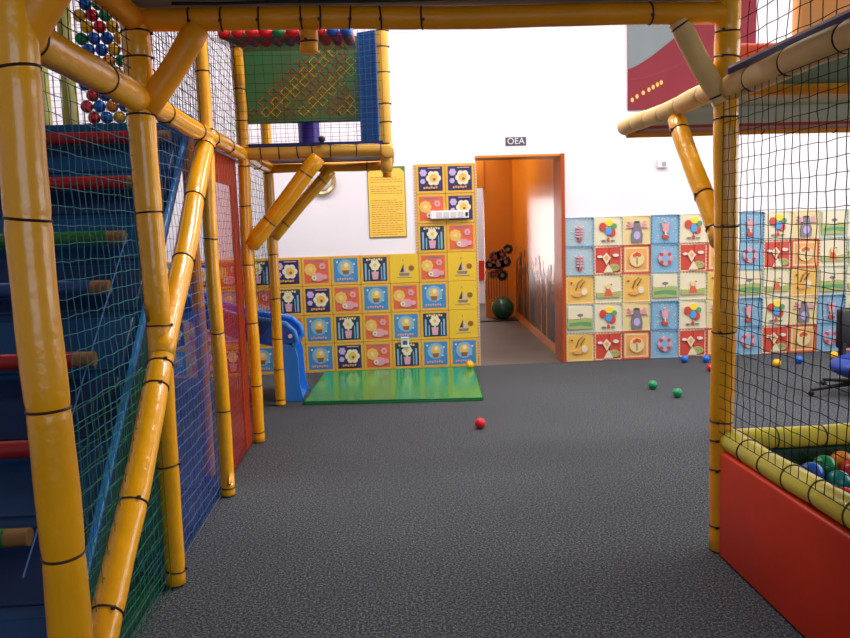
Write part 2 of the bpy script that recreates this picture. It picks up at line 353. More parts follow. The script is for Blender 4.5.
RIGHT = {
    'b': ('sky blue', 'with white dots and a pink tulip', 'sky', [full('sky'), *dots, *edge_teeth('blue'), ('p', 'ppink', [(-.03, 0), (-.045, .07), (-.015, .045), (0, .08), (.015, .045), (.045, .07), (.03, 0)]), ('d', 'ppink', 0, -.005, .032), ('b', 'cream', -.006, .006, -.07, -.02), ('d', 'tred', -.012, -.08, .022), ('d', 'tred', .02, -.085, .016)]),
    'v': ('blue', 'with white dots and a pink cherry wreath', 'sky', [full('sky'), *dots[:14], *edge_teeth('pale'), ('d', 'lilac', 0, 0, .075), ('d', 'sky', 0, 0, .05), *[('d', 'tred' if k % 2 else 'ppink', .06*math.cos(k*PI/4), .06*math.sin(k*PI/4), .02) for k in range(8)]]),
    'p': ('pale blue', 'with a faint pink sprig', 'pale', [full('pale'), *dots, *edge_teeth('sky'), ('b', 'ppink', -.004, .004, -.08, .06), *[('d', 'ppink', s*.022, -.05+k*.03, .016, 1.2, .6) for k in range(4) for s in (-1, 1)], ('d', 'tred', 0, -.09, .018)]),
    'o': ('cream', 'with a bunch of coloured balloons', 'cream', [full('cream'), *edge_teeth('mint'), ('b', 'grey', -.001, .001, -.09, .0), ('d', 'ball_y', .01, .085, .042, 1, .85), ('d', 'tred', -.06, .045, .036, .95, 1.25), ('d', 'green', .062, .05, .03), ('d', 'tred', .045, -.02, .036, .9, 1.15), ('d', 'bluel', .002, .0, .034, 1, 1.2), ('d', 'tred', 0, -.095, .018, .8, 1.2), ('d', 'grey', -.05, -.1, .018, 1.2, .5), ('d', 'green', .05, -.1, .018, 1.2, .4)]),
    'e': ('soft yellow', 'with a grey vase of pink branches', 'lemon', [full('lemon'), *edge_teeth('cream'), *[('p', 'ppink', [(s*.03, .03), (s*(.1+k*.01), .09-k*.035), (s*(.085+k*.01), .1-k*.035), (s*.02, .05)]) for s in (-1, 1) for k in (0, 1, 2)], ('p', 'grey', [(-.055, -.13), (.055, -.13), (.062, -.05), (.035, .05), (.03, .085), (-.03, .085), (-.035, .05), (-.062, -.05)]), ('d', 'lilac', 0, -.055, .035, 1, 1.25), ('d', 'dk', 0, .085, .03, 1, .35)]),
    't': ('red', 'with a cream kite and white clouds', 'tred', [full('cream'), ('b', 'tred', -.135, .135, -.135, .135), *edge_teeth('red'), ('b', 'red', .02, .028, -.13, .13), kite('cream', -.02, .03, .045, .08), kite('orange', -.02, .03, .022, .045), ('d', 'white', -.09, .04, .02, 1.4, .7), ('d', 'white', .08, .05, .024, 1.4, .7), ('d', 'meadow', .06, -.08, .05, 1.2, .8), ('p', 'cream', [(-.05, -.13), (.05, -.13), (.0, -.04)]), *[('d', 'brown', .04+.02*k, -.07-.01*(k % 2), .006) for k in range(4)]]),
    'g': ('orange', 'with a red frame and a small red tree', 'orange', [full('lemon'), ('b', 'red', -F, F, .13, F), ('b', 'red', -F, F, -F, -.132), ('b', 'red', -F, -.132, -F, F), ('b', 'red', .132, F, -F, F), ('b', 'orange', -.11, .11, -.11, .11), *edge_teeth('tred'), ('d', 'lemon', 0, 0, .08), ('b', 'brown', -.006, .006, -.06, .02), ('d', 'red', -.025, .04, .022), ('d', 'red', .025, .045, .022), ('d', 'tred', 0, .055, .022)]),
    'y': ('golden yellow', 'with a dark twig and a pale leaf', 'gold', [full('lemon'), ('b', 'gold', -.13, .13, -.13, .13), *edge_teeth('orange'), ('p', 'brown', [(-.05, .0), (-.02, .08), (.03, .12), (-.01, .085), (-.04, -.0)]), ('p', 'brown', [(.0, .03), (.05, .1), (.055, .1), (.006, .02)]), ('d', 'cream', .045, -.02, .032, 1, 1.1), ('d', 'orange', -.03, -.05, .045, 1.2, .5), ('d', 'brown', -.09, .08, .01)]),
    'l': ('pale green', 'with a meadow and a tiny tree', 'mint', [full('mint'), *edge_teeth('pale'), ('b', 'cream', -.13, .13, .0, .13), ('p', 'meadow', [(-.135, -.11), (.135, -.11), (.135, .0), (.05, .015), (-.05, -.01), (-.135, .01)]), ('p', 'green', [(-.12, -.08), (.0, -.07), (.12, -.09), (.12, -.04), (0, -.03), (-.12, -.045)]), ('b', 'brown', -.003, .003, .0, .03), ('d', 'grey', 0, .04, .028, 1.2, .6)]),
    'h': ('ivory', 'with a red tent in a meadow', 'cream', [full('cream'), *edge_teeth('meadow'), ('p', 'meadow', [(-.13, -.09), (.13, -.09), (.13, -.02), (0, -.04), (-.13, -.03)]), ('p', 'red', [(-.05, -.075), (.05, -.075), (.015, .01), (-.015, .01)]), ('d', 'lemon', 0, .03, .03), ('d', 'dk', .03, .05, .007)]),
}
ORD_ = ['lowest', 'second', 'third', 'fourth', 'fifth', 'sixth', 'seventh']
NUM = ['nearest', 'second', 'third', 'fourth', 'fifth', 'sixth', 'seventh', 'eighth', 'ninth', 'tenth', 'eleventh', 'twelfth', 'thirteenth']
def tilebase(c):
    bm = bmesh.new(); n = 10; s = .1524; pts = []
    # interlocking teeth all round
    def side(p, q, nx, ny):
        out = []
        for i in range(n):
            for (t, o) in ((i/n, 0), ((i+.5)/n, 0), ((i+.5)/n, -.004), ((i+1)/n, -.004)):
                out.append((p[0]+(q[0]-p[0])*t+nx*o, p[1]+(q[1]-p[1])*t+ny*o))
        return out
    prism(bm, side((-s, -s), (s, -s), 0, -1)+side((s, -s), (s, s), 1, 0)+side((s, s), (-s, s), 0, 1)+side((-s, s), (-s, -s), -1, 0), -.012, 0)
    me = bpy.data.meshes.new('foam_tile'); bmesh.ops.recalc_face_normals(bm, faces=bm.faces); bm.to_mesh(me); bm.free(); me.materials.append(P_[c]); return me
BASE = {}; PR = {}
def tile(x, z, key, table, base, label, group):
    if base not in BASE: BASE[base] = tilebase(base)
    t = bpy.data.objects.new('foam_wall_tile', BASE[base]); COL.objects.link(t); t.location = (x, YW-.0005, z)
    tag(t, label, 'foam tile', group)
    if key not in PR:
        bm, ms = layer_mesh(table[key][-1]); me = bpy.data.meshes.new('print'); bmesh.ops.recalc_face_normals(bm, faces=bm.faces); bm.to_mesh(me); bm.free()
        for m in ms: me.materials.append(m)
        PR[key] = me
    p = bpy.data.objects.new('print', PR[key]); COL.objects.link(p); p.parent = t; p.location = (0, -.012, 0)
    if table is LEFT and key != 'Y': p.scale = (1.25, 1, 1.25)
PT = .3055
GL = 'yellow-bordered foam tiles on the back wall'
rowsL = ['BBDRNBRBDRBNRD'[:12], 'YDBRDBRDBRNB'[:12], 'YBRBRNDRBNRD'[:12], 'YRYDBRNDRNBD'[:12]]   # from the doorway leftwards, lowest row first
for r_, row in enumerate(rowsL):
    for c, k in enumerate(row):
        col, what, _ = LEFT[k]
        tile(.815-c*PT, .155+r_*PT, k, LEFT, 'yel', 'yellow-edged foam tile with %s print, %s row up from floor, %s column left of doorway' % (col, ORD_[r_], NUM[c]), GL)
for r_, row in enumerate(['RD', 'NR', 'NN']):
    for c, k in enumerate(row):
        col, what, _ = LEFT[k]
        tile(.815-c*PT, .155+(4+r_)*PT, k, LEFT, 'yel', 'yellow-edged foam tile with %s print, %s row up, in %s column beside doorway' % (col, ORD_[4+r_], NUM[c]), GL)
GR = 'pastel foam tiles on the back wall'
rowsR = ['ytgvtgvtgvt', 'loebogboebo', 'yhylhylhyly', 'ptgvtgvtghl', 'poeboybobll']
rowsR = ['ytgvtgvtgvt', 'loebo' 'ebo' 'ebo', 'yhylh' 'ylh' 'ylh', 'ptgvt' 'gvt' 'ghl', 'poebo' 'ebo' 'elo']
for r_, row in enumerate(rowsR):
    for c, k in enumerate(row):
        if k not in RIGHT: k = 'o'
        col, what, base, _ = RIGHT[k]
        tile(2.068+c*PT*1.007, .157+r_*PT*1.01, k, RIGHT, base, '%s foam tile %s, %s row up from floor, %s column right of doorway' % (col, what, ORD_[r_], NUM[c]), GR)
# toothed white border strips round the tiled areas
def strip(x0, x1, z0, z1):
    bm = bmesh.new(); L = max(x1-x0, z1-z0); n = int(L/.03); hor = x1-x0 > z1-z0
    box(bm, x0, x1, 7.990, 7.9995, z0, z1, 0)
    for i in range(n):
        a = (i+.2)*L/n; b = (i+.75)*L/n
        if hor: box(bm, x0+a, x0+b, 7.985, 7.990, z0+.003, z1-.003, 1)
        else: box(bm, x0+.003, x1-.003, 7.985, 7.990, z0+a, z0+b, 1)
    return bm
SM = [P_['white'], P_['brown']]
SM = [P_['lemon'], mat('tile_edge_tooth', 'C9987C', .6)]
for nm, a in (('along the foot of the yellow tiles', (-2.7, .97, -.0, .003)), ('up the doorway side of the yellow tiles', (.971, .99, 0, 2.14)), ('up the left side of the tall yellow tile block', (.335, .356, 1.225, 2.14)),
              ('up the doorway side of the pastel tiles', (1.893, 1.913, .0, 1.55))):
    tag(obj('tile_edge_strip', strip(*a), SM), 'narrow toothed cream edging strip %s' % nm, 'edging strip')

# ---- small things on the wall
e = empty('notice_board', (.05, YW-.001, 1.762), label='yellow printed notice with cut corners hanging on white wall', cat='notice')
w, h = .195, .365
obj('board', prism(bmesh.new(), [(-w, -h), (w, -h), (w, h), (-w, h)], -.008, 0), mat('board_green', '5C7A35', .5), e)
obj('paper', prism(bmesh.new(), [(-w+.008, -h+.008), (w-.008, -h+.008), (w-.008, h-.06), (w-.05, h-.02), (-w+.05, h-.02), (-w+.008, h-.06)], -.010, -.008), mat('notice_paper', 'F2C24E', .5), e)
bm = bmesh.new(); g = random.Random(5)
for i in range(27):
    z = h-.11-i*.0235; x = -w+.03
    if i in (3, 8, 9): continue
    xe = w-.03 if i % 5 else w-.09
    while x < xe:
        l = g.uniform(.015, .05); l = min(l, xe-x); box(bm, x, x+l, -.0108, -.010, z-.0028, z+.0028); x += l+.008
o = obj('text_lines', bm, mat('notice_ink', '9A6A28', .6), e); o['kind'] = 'stuff'
bm = bmesh.new(); box(bm, .0, .035, -.013, -.010, h-.09, h-.035); obj('clip', bm, GREYP, e)

e = empty('wall_lamp', (-.615, YW, 2.0), label='round metal-rimmed lamp on the white wall under the netted platform', cat='lamp')
bm = bmesh.new(); prof = [(.145, 0), (.15, -.03), (.135, -.05), (.11, -.035)]
for i in range(len(prof)-1):
    n = 40
    for k in range(n):
        a, b = 2*PI*k/n, 2*PI*(k+1)/n; (r0, y0), (r1, y1) = prof[i], prof[i+1]
        bm.faces.new([bm.verts.new(q) for q in ((r0*math.cos(a), y0, r0*math.sin(a)), (r0*math.cos(b), y0, r0*math.sin(b)), (r1*math.cos(b), y1, r1*math.sin(b)), (r1*math.cos(a), y1, r1*math.sin(a)))])
bmesh.ops.remove_doubles(bm, verts=bm.verts, dist=.0005)
obj('rim', bm, mat('bronze_rim', 'B99A72', .3, metal=.7), e, smooth=True)
bm = bmesh.new(); sphere(bm, (0, -.012, 0), .115, 28, 14, sc=(1, .35, 1)); obj('glass_dome', bm, mat('lamp_glass', 'CFCBC6', .25), e, smooth='all')
bm = bmesh.new(); sphere(bm, (.02, -.04, 0), .05, 20, 10, sc=(1, .5, 1)); obj('cap', bm, GREYP, e, smooth='all')

e = empty('door_sign', (1.41, YW, 2.348), label='small dark sign with pale lettering above the doorway', cat='sign')
obj('plate', B(-.108, .108, -.006, -.0005, -.043, .043), mat('sign_plate', '4A4652', .5), e)
cu = bpy.data.curves.new('lettering', 'FONT'); cu.body = 'OEA'; cu.size = .092; cu.extrude = .0008; cu.align_x = 'CENTER'; cu.align_y = 'CENTER'
tmp = bpy.data.objects.new('lettering', cu); COL.objects.link(tmp)
bpy.context.view_layer.update()
me = bpy.data.meshes.new_from_object(tmp.evaluated_get(bpy.context.evaluated_depsgraph_get())); bpy.data.objects.remove(tmp)
me.materials.clear(); me.materials.append(mat('sign_letters', 'D9D6E2', .5)); lt = bpy.data.objects.new('lettering', me); COL.objects.link(lt); lt.parent = e; lt.rotation_euler = (PI/2, 0, 0); lt.location = (0, -.0072, 0)
e['label'] = 'small dark sign lettered OEA above the doorway'

e = empty('wall_sensor', (2.955, YW, 2.075), label='small white and grey sensor box on the upper wall under the right deck', cat='sensor')
obj('housing', B(-.052, .052, -.035, 0, -.04, .04, bev=.006), WHITEP, e); obj('lens', B(-.01, .035, -.038, -.034, -.025, .02), GREYP, e)

e = empty('power_strip', (.695, YW-.0145, 1.615), label='white four-outlet power strip across the yellow tiles near the doorway', cat='power strip')
obj('housing', B(-.20, .20, -.045, 0, -.042, .042, bev=.008), WHITEP, e)
for k in range(4):
    f = obj('outlet', B(-.14+k*.075, -.08+k*.075, -.0475, -.044, -.03, .03, bev=.001), mat('outlet_white', 'C9C6C8', .4), e)
obj('rocker_switch', B(.165, .19, -.05, -.044, -.02, .02), BLACKM, e)

e = empty('wall_socket', (.185, YW-.0145, .285), label='white wall socket low on the yellow tiles above the green mat', cat='socket')
obj('face_plate', B(-.042, .042, -.02, 0, -.05, .05, bev=.005), WHITEP, e); obj('socket_face', B(-.026, .026, -.022, -.0195, -.022, .022), mat('socket_grey', '4C5468', .4), e)
obj('flap', B(-.042, .042, -.032, -.018, .05, .062), WHITEP, e)

# banner on the back wall, upper right
e = empty('wall_banner', (2.589, YW, 2.636), label='tall red and grey banner with yellow dots high on the white wall', cat='banner')
obj('cloth', B(0, 1.35, -.02, -.001, 0, 1.74), mat('banner_red', '7E2C36', .7, .2, .1, 3), e)
# grey field with a curved lower edge
pts = [(0, 1.74), (0, .41)]
for k in range(15):
    a = k/14; pts.append((.0+.78*a, .41+.55*a**1.6+.05*math.sin(a*3)))
pts += [(.95, 1.3), (1.02, 1.74)]
obj('grey_field', prism(bmesh.new(), pts, -.023, -.02), mat('banner_grey', '7A8486', .7, .2, .1, 3), e)
bm = bmesh.new()
for k in range(20):
    a, b = k/20, (k+1)/20
    f = lambda t: (.02+1.3*t, .30+.62*t**1.6)
    p, q = f(a), f(b); prism(bm, [p, q, (q[0], q[1]+.012), (p[0], p[1]+.012)], -.0225, -.02)
obj('seam_line', bm, mat('banner_seam', '7C2530', .7), e)
bm = bmesh.new()
for k, (x, z) in enumerate([(.045, .10), (.095, .135), (.16, .17), (.22, .20), (.265, .225), (.31, .25), (.35, .27)]): bm = bmesh.new(); disc(bm, x, z, .017, -.02, 0, 10, 1, 1.4, .003); obj('dot', bm, mat('banner_dots', 'D9B05A', .6), e)

# ------------------------------------------------------------------ green tumbling mat
e = empty('tumbling_mat', (0, 0, 0), label='flat green vinyl tumbling mat on the carpet below yellow tiles', cat='mat')
bm = bmesh.new(); prm = [(-.735, 6.47), (.80, 6.34), (.895, 7.80), (-.665, 7.86)]
b0 = [bm.verts.new((x, y, .001)) for x, y in prm]; b1 = [bm.verts.new((x, y, .030)) for x, y in prm]
bm.faces.new(b0[::-1]); bm.faces.new(b1)
for i in range(4): bm.faces.new((b0[i], b0[(i+1) % 4], b1[(i+1) % 4], b1[i]))
bmesh.ops.bevel(bm, geom=list(bm.edges), offset=.006, segments=2, affect='EDGES')
obj('padding', bm, GREENV, e, smooth=True)
bm = bmesh.new(); tube(bm, [(prm[i][0], prm[i][1], .029) for i in (0, 1, 2, 3, 0)], .005, 6, False); obj('piping', bm, mat('mat_piping', '0F7030', .4), e, smooth=True)
bm = bmesh.new()
tube(bm, [(.045, 6.404, .0305), (.115, 7.83, .0305)], .002, 6, False); obj('fold_seam', bm, mat('mat_seam', '12803A', .4), e)

# ------------------------------------------------------------------ loose balls on the carpet
BC = dict(red=mat('ball_red', 'D81E28', .28), blue=mat('ball_blue', '1A63C8', .28), green=mat('ball_green', '0F8F54', .28), yellow=mat('ball_yellow', 'F2B41C', .28), orange=mat('ball_orange', 'E88A2A', .28), teal=mat('ball_teal', '118A86', .28))
def ballmesh(c, r):
    k = (c, r)
    if k not in BASE:
        bm = sphere(bmesh.new(), (0, 0, 0), r, 24, 14)
        me = bpy.data.meshes.new('play_ball'); bm.to_mesh(me); bm.free(); me.materials.append(BC[c])
        for p in me.polygons: p.use_smooth = True
        BASE[k] = me
    return BASE[k]
def ball(c, x, y, z, r, label, group):
    o = bpy.data.objects.new('play_ball', ballmesh(c, r)); COL.objects.link(o); o.location = (x, y, z); tag(o, label, 'ball', group); return o
GF = 'loose play balls on the carpet'
for c, x, y, lab in [('red', .66, 5.45, 'red plastic ball alone on the open carpet'), ('green', 2.332, 6.50, 'green plastic ball on carpet, left of the two green ones'),
                     ('green', 2.417, 6.15, 'green plastic ball on carpet, right of the two green ones'), ('blue', 3.09, 7.68, 'blue plastic ball by the wall, left of the yellow right-hand post'),
                     ('blue', 3.303, 7.64, 'blue plastic ball by the wall just behind the red ball'), ('red', 3.144, 7.16, 'red plastic ball on carpet against the right yellow post, near the wall'),
                     ('yellow', 3.859, 7.26, 'yellow plastic ball near the wall seen through the black net'), ('blue', 4.152, 7.38, 'blue plastic ball near the wall seen through the black net')]:
    ball(c, x, y, .0405, .04, lab, GF)
ball('yellow', .84, 7.7, .0705, .04, 'yellow plastic ball on the far right corner of the green mat', GF)

# ------------------------------------------------------------------ left play frame with the arch
XL, XR = -.94, 1.46
PF = empty('climbing_structure', (XL, 3.15, 0), label='tall yellow-padded climbing frame with nets and overhead arch beam on the left', cat='climbing structure')
PF.location = (0, 0, 0)
YP = [2.05, 3.15, 4.25, 5.35, 6.5]
Z2, Z3 = 2.02, 2.325
pad('post', (XL+.026, YP[0], .01), (XL+.026, YP[0], 2.5), .057, PF, YEL, [.1, .246, .41, .613, .765])
pad('post', (XL, YP[1], .01), (XL, YP[1], 2.36), .040, PF, YEL, [.025, .22, .472, .668, .83, .925, .965], r1=.058, tm=TIE)
pad('post', (XL, YP[2], .01), (XL, YP[2], 3.4), .040, PF, YEL, [.012, .143, .275, .428, .6, .69], r1=.036)
pad('post', (XL, YP[3], .01), (XL, YP[3], 3.4), .040, PF, YEL, [.02, .12, .25, .37, .49, .57, .66, .72, .8], r1=.042)
pad('post', (XL, YP[4], .01), (XL, YP[4], 3.4), .044, PF, YEL, [.012, .09, .17, .27, .38, .48, .58])
# long beam at deck height
pad('beam', (XL+.02, YP[0], Z2), (XL, YP[1]-.02, Z2), .053, PF, YEL, [.1, .62])
pad('beam', (XL, YP[1]+.02, Z2+.0), (XL, YP[2]-.02, Z2), .046, PF, YEL, [.08, .30, .85])
pad('beam', (XL, YP[2]+.02, Z2), (XL, YP[3]-.02, Z2), .046, PF, YEL, [.12, .55])
pad('beam', (XL, YP[3]+.02, Z2), (XL, YP[4], Z2), .042, PF, YEL, [.5])
pad('beam', (XL-.05, YP[0], Z2+.03), (XL-1.6, YP[0], Z2+.03), .055, PF, YELD, [.06, .5])
# arch
pad('arch_beam', (XL, 3.15, Z3), (XR, 3.2, Z3), .044, PF, YELD, [.09, .14, .20, .27, .30, .35, .40, .47, .86], tm=TIE)
pad('beam', (XL, 3.12, Z3), (XL, .9, Z3+.02), .048, PF, YELD, [.3, .7])
pad('diagonal_brace', (XL+.02, 3.15, 1.99), (-.70, 3.155, Z3-.03), .050, PF, YELD, [])
pad('diagonal_brace', (XL-.0, 2.07, 1.96), (-.56, 2.07, 2.50), .055, PF, YELD, [])
pad('stub_pole', (-.273, 3.19, Z3-.02), (-.273, 3.19, 2.20), .036, PF, YELD, [.6])
pad('diagonal_brace', (XL+.01, 4.21, 1.97), (XL+.022, 3.10, 1.0), .050, PF, YEL, [.03, .32, .62])
pad('diagonal_brace', (XL+.022, 3.12, 1.01), (XL+.02, 2.04, .02), .050, PF, YEL, [.04, .12, .46, .72], tm=TIE)
pad('diagonal_brace', (XL+.02, 5.35, 1.40), (-.43, 5.35, 1.99), .057, PF, YEL, [.28, .82])
pad('diagonal_brace', (XL+.02, 6.5, 1.45), (-.42, 6.5, 1.99), .052, PF, YEL, [.2, .85])
# cantilevered netted box
pad('beam', (XL+.03, 5.35, Z2+.01), (.08, 5.35, Z2+.01), .048, PF, mat('pale_yellow_vinyl', 'E9B64A', .4, .4, .1, 5, .3, 14), [.1, .22, .35, .45, .58, .75, .93])
pad('beam', (XL+.03, 6.5, Z2), (.08, 6.5, Z2), .044, PF, YELD, [.4, .8])
pad('beam', (.05, 5.30, Z2-.01), (.05, 6.55, Z2-.01), .046, PF, MC['pale_yellow_vinyl'], [.1, .9])
pad('post', (.04, 5.35, Z2-.14), (.04, 5.35, 3.4), .040, PF, mat('pale_yellow_vinyl', 'E9B64A', .4, .4, .1, 5, .3, 14), [.12, .22, .3, .44, .55, .62, .8])
pad('post', (.05, 6.5, Z2-.1), (.05, 6.5, 3.4), .038, PF, YELD, [.3, .6])
obj('deck_board', B(XL+.05, .0, 5.40, 6.46, Z2+.03, Z2+.06), NAVY, PF)['label'] = 'navy padded deck board'
obj('edge_strip', B(XL+.05, .03, 5.315, 5.345, Z2+.042, Z2+.066), NAVY, PF)
LIMP = mat('pale_lime_vinyl', 'EFE88C', .4, .4)
for (o, u, w) in (((XL, 5.30, Z2+.04), (1, 0, 0), .97), ((.04, 5.36, Z2+.04), (0, 1, 0), 1.12), ((XL, 6.52, Z2+.04), (1, 0, 0), .97)):
    net('net', o, u, (0, 0, 1), w, 1.2, .06, .0013, NETB, PF, seed=int(w*100)+3)
# green sheet inside with diamond net, blue side panel, purple roller
GP = obj('padded_panel', None or prism(bmesh.new(), [(-1.0, 0), (-.13, 0), (-.13, .62), (-1.0, .62)], -.03, .02), mat('green_sheet', '146B3A', .5, .4, 0, 2.2, .3, 5, vary='4C4A1C'), PF)
GP.location = (0, 5.78, 2.285); GP.rotation_euler = (-.12, 0, 0); GP['label'] = 'green padded panel'
for (z0, w0, m_, sd, x0) in ((0, .62, NETY, 11, -.9), (0, .62, NETO, 12, -.88)):
    pass
def band_net(x0, slope, wid, m_, sd, dx):   # a diagonal band of coarse diamond netting lying on the panel
    bm = bmesh.new(); n = 9; st = .072; g = random.Random(sd)
    for k in range(n):
        z = k*st; x = x0+z*slope
        for j in range(wid):
            a = x+j*st
            pts4 = [(a, z), (a+st/2, z+st/2), (a+st, z), (a+st/2, z-st/2)]
            pts4 = [(px+dx, pz) for px, pz in pts4]
            if any(px < -.99 or px > -.15 or pz < 0 or pz > .615 for px, pz in pts4): continue
            tube(bm, [(px, -.034, pz) for px, pz in pts4+[pts4[0]]], .0026, 4, False)
    o = obj('coarse_net', bm, m_, GP); return o
band_net(-.93, 1.0, 2, NETY, 1, 0); band_net(-.66, 1.0, 2, NETY, 2, 0); band_net(-1.02, 1.0, 3, NETO, 3, -.0); band_net(-.78, 1.0, 3, NETO, 4, 0); band_net(-.36, .8, 2, NETY, 5, 0); band_net(-.45, .8, 2, NETO, 6, 0)
o = obj('padded_panel', B(-.075, .075, -.02, .02, 0, .80), mat('panel_blue', '1B5FA8', .4, .4, .2, 3, .3, 6), PF, loc=(-.062, 5.66, 2.09)); o.rotation_euler = (0, 0, -.5); o['label'] = 'blue padded side panel'
net('net', (-.01, 5.56, 2.12), (-.5, .22, 0), (0, 0, 1), .17, .78, .04, .0016, NETBL, PF, seed=9)
pad('roller', (-.556, 6.15, 2.07), (-.556, 6.15, 3.3), .085, PF, PURP, [], tm=BLKTIE)['label'] = 'purple padded roller'
# net hammock with balls over the green panel
TR = obj('net_hammock', prism(bmesh.new(), [(0, 0), (.78, 0), (.78, .012), (0, .012)], 0, 1.0), mat('dark_red_mesh', '5A1D1A', .8, .2, alpha=.3), PF)
TR.location = (-.91, 4.36, 2.54); TR.rotation_euler = (math.atan2(.16, 1.0), 0, 0); TR['label'] = 'dark red mesh hammock'
g = random.Random(21)
for i in range(10):
    for j in range(2, 11):
        c = g.choice(['red', 'red', 'green', 'green', 'blue', 'blue', 'red'])
        x = -.865+i*.077+(j % 2)*.0; y = 4.40+j*.077
        z = 2.54+.012+.036+(y-4.36)*.16+.003
        ball(c, x, y, z, .036, '%s ball resting in the mesh hammock above the green panel' % c, 'balls in the mesh hammock')
# upper nets, black
for i in range(3):
    net('net', (XL-.01, YP[i]+.04, Z2+.06), (0, 1, 0), (0, 0, 1), 1.02, 1.25, .052, .0018, NETB, PF, seed=30+i)
net('net', (-2.7, 6.55, Z2+.05), (1, 0, 0), (0, 0, 1), 1.74, 1.25, .055, .0018, NETB, PF, seed=41)
net('net', (-1.35, 4.3, Z2+.1), (0, 1, 0), (0, 0, 1), 2.2, 1.2, .06, .0016, NETB, PF, seed=42)
# lower side nets
net('net', (XL-.035, 2.08, .02), (0, 1, 0), (0, 0, 1), 1.05, 1.95, .055, .0015, NETT, PF, seed=50, label='teal side net')
net('net', (XL-.005, 2.10, .02), (0, 1, 0), (0, 0, 1), 1.0, .95, .065, .0013, NETG, PF, seed=51, label='green lower side net')
net('net', (XL-.03, 3.19, .02), (0, 1, 0), (0, 0, 1), 1.02, 1.95, .055, .0014, NETBL, PF, seed=52, label='pale blue side net')
net('net', (XL-.03, 4.29, .02), (0, 1, 0), (0, 0, 1), 1.02, 1.95, .045, .0015, NETR, PF, seed=53, label='brick red side net')
net('net', (XL-.03, 5.39, .7), (0, 1, 0), (0, 0, 1), 1.06, 1.28, .055, .0018, NETB, PF, seed=54, label='black side net')
RM = mat('red_mesh_fabric', 'E04A28', .8, .2, alpha=.24); RM2 = mat('red_mesh_border', 'D04A14', .7, .2, alpha=.75)
BMm = mat('blue_mesh_fabric', '173A80', .8, .2, alpha=.28)
obj('mesh_screen', B(XL-.05, XL-.047, 4.28, 5.31, .02, 1.98), RM, PF)['label'] = 'red see-through mesh screen'
bm = bmesh.new(); box(bm, XL-.056, XL-.044, 4.28, 5.31, 1.80, 1.98); box(bm, XL-.056, XL-.044, 5.10, 5.31, .02, 1.80); obj('mesh_border', bm, RM2, PF)
obj('mesh_screen', B(XL-.05, XL-.047, 3.19, 4.21, .02, 1.1), BMm, PF)['label'] = 'blue see-through mesh screen'
# padded floors of the bays
for i, (m_, nm) in enumerate(((DGREEN, 'dark green floor pad'), (BLUED, 'blue floor pad'), (BLUED, 'blue floor pad'))):
    obj('floor_pad', B(-2.7, XL-.055, YP[i]+.0, YP[i+1]-.0, .002, .05, bev=.01), m_, PF)['label'] = nm
# yellow striped pillars on the rear deck
pad('post', (-1.99, 4.8, 2.12), (-1.99, 4.8, 3.4), .028, PF, LIMP); pad('post', (-1.83, 4.8, 2.12), (-1.83, 4.8, 3.4), .026, PF, LIMP); pad('post', (-1.882, 4.82, 2.12), (-1.882, 4.82, 3.4), .022, PF, mat('olive_vinyl', 'C4B650', .5)); pad('post', (-2.16, 4.8, 2.12), (-2.16, 4.8, 3.4), .030, PF, LIMP)
obj('deck_board', B(-2.75, -1.02, 4.42, 6.4, 2.06, 2.10), BLUED, PF)
for x in (-2.7, -1.1):
    for y in (4.5, 6.3): pad('post', (x, y, .01), (x, y, 2.05), .036, PF, YELD)
obj('unseen_shade_roof', B(-2.8, XL+.05, 1.6, 6.6, 3.42, 3.47), BLUED, PF)  # unseen roof, added to block high light and darken the ramp below
# overhead deck whose underside shows above the arch
OD = obj('overhead_deck', B(XL-.02, XR+.05, .9, 3.25, 2.378, 2.43), mat('charcoal_deck', 'A4A6A8', .8, .2), PF); OD['label'] = 'charcoal overhead deck'
bm = bmesh.new(); tube(bm, [(-.78, 3.10, 2.371), (-.6, 3.09, 2.366), (-.35, 3.10, 2.373), (-.05, 3.10, 2.368), (.3, 3.1, 2.372), (1.3, 3.12, 2.37)], .006, 8); obj('black_cord', bm, BLKTIE, PF, smooth=True)
BC['dark'] = mat('ball_dark', '20242C', .5)
tag(ball('dark', -.393, 5.285, Z2+.082, .024, 'tiny dark ball resting on the navy edge above the yellow platform beam', None))

# ball curtain : balls held in a net on the rear deck
net('net', (-1.79+.03, 4.76, 2.12), (1, 0, 0), (0, 0, 1), .36, 1.2, .06, .0014, NETB, PF, seed=60, sag=0)
g = random.Random(31)
for j in range(15):
    for i in range(5):
        c = g.choice(['red', 'green', 'blue', 'blue', 'green', 'orange', 'red', 'yellow'])
        x = -1.755+i*.075+(.0375 if j % 2 else 0); z = 2.14+j*.066
        ball(c, x, 4.806+g.uniform(-.002, .002), z, .0365, '%s ball held in the upright net column of balls' % c, 'balls in the net column')

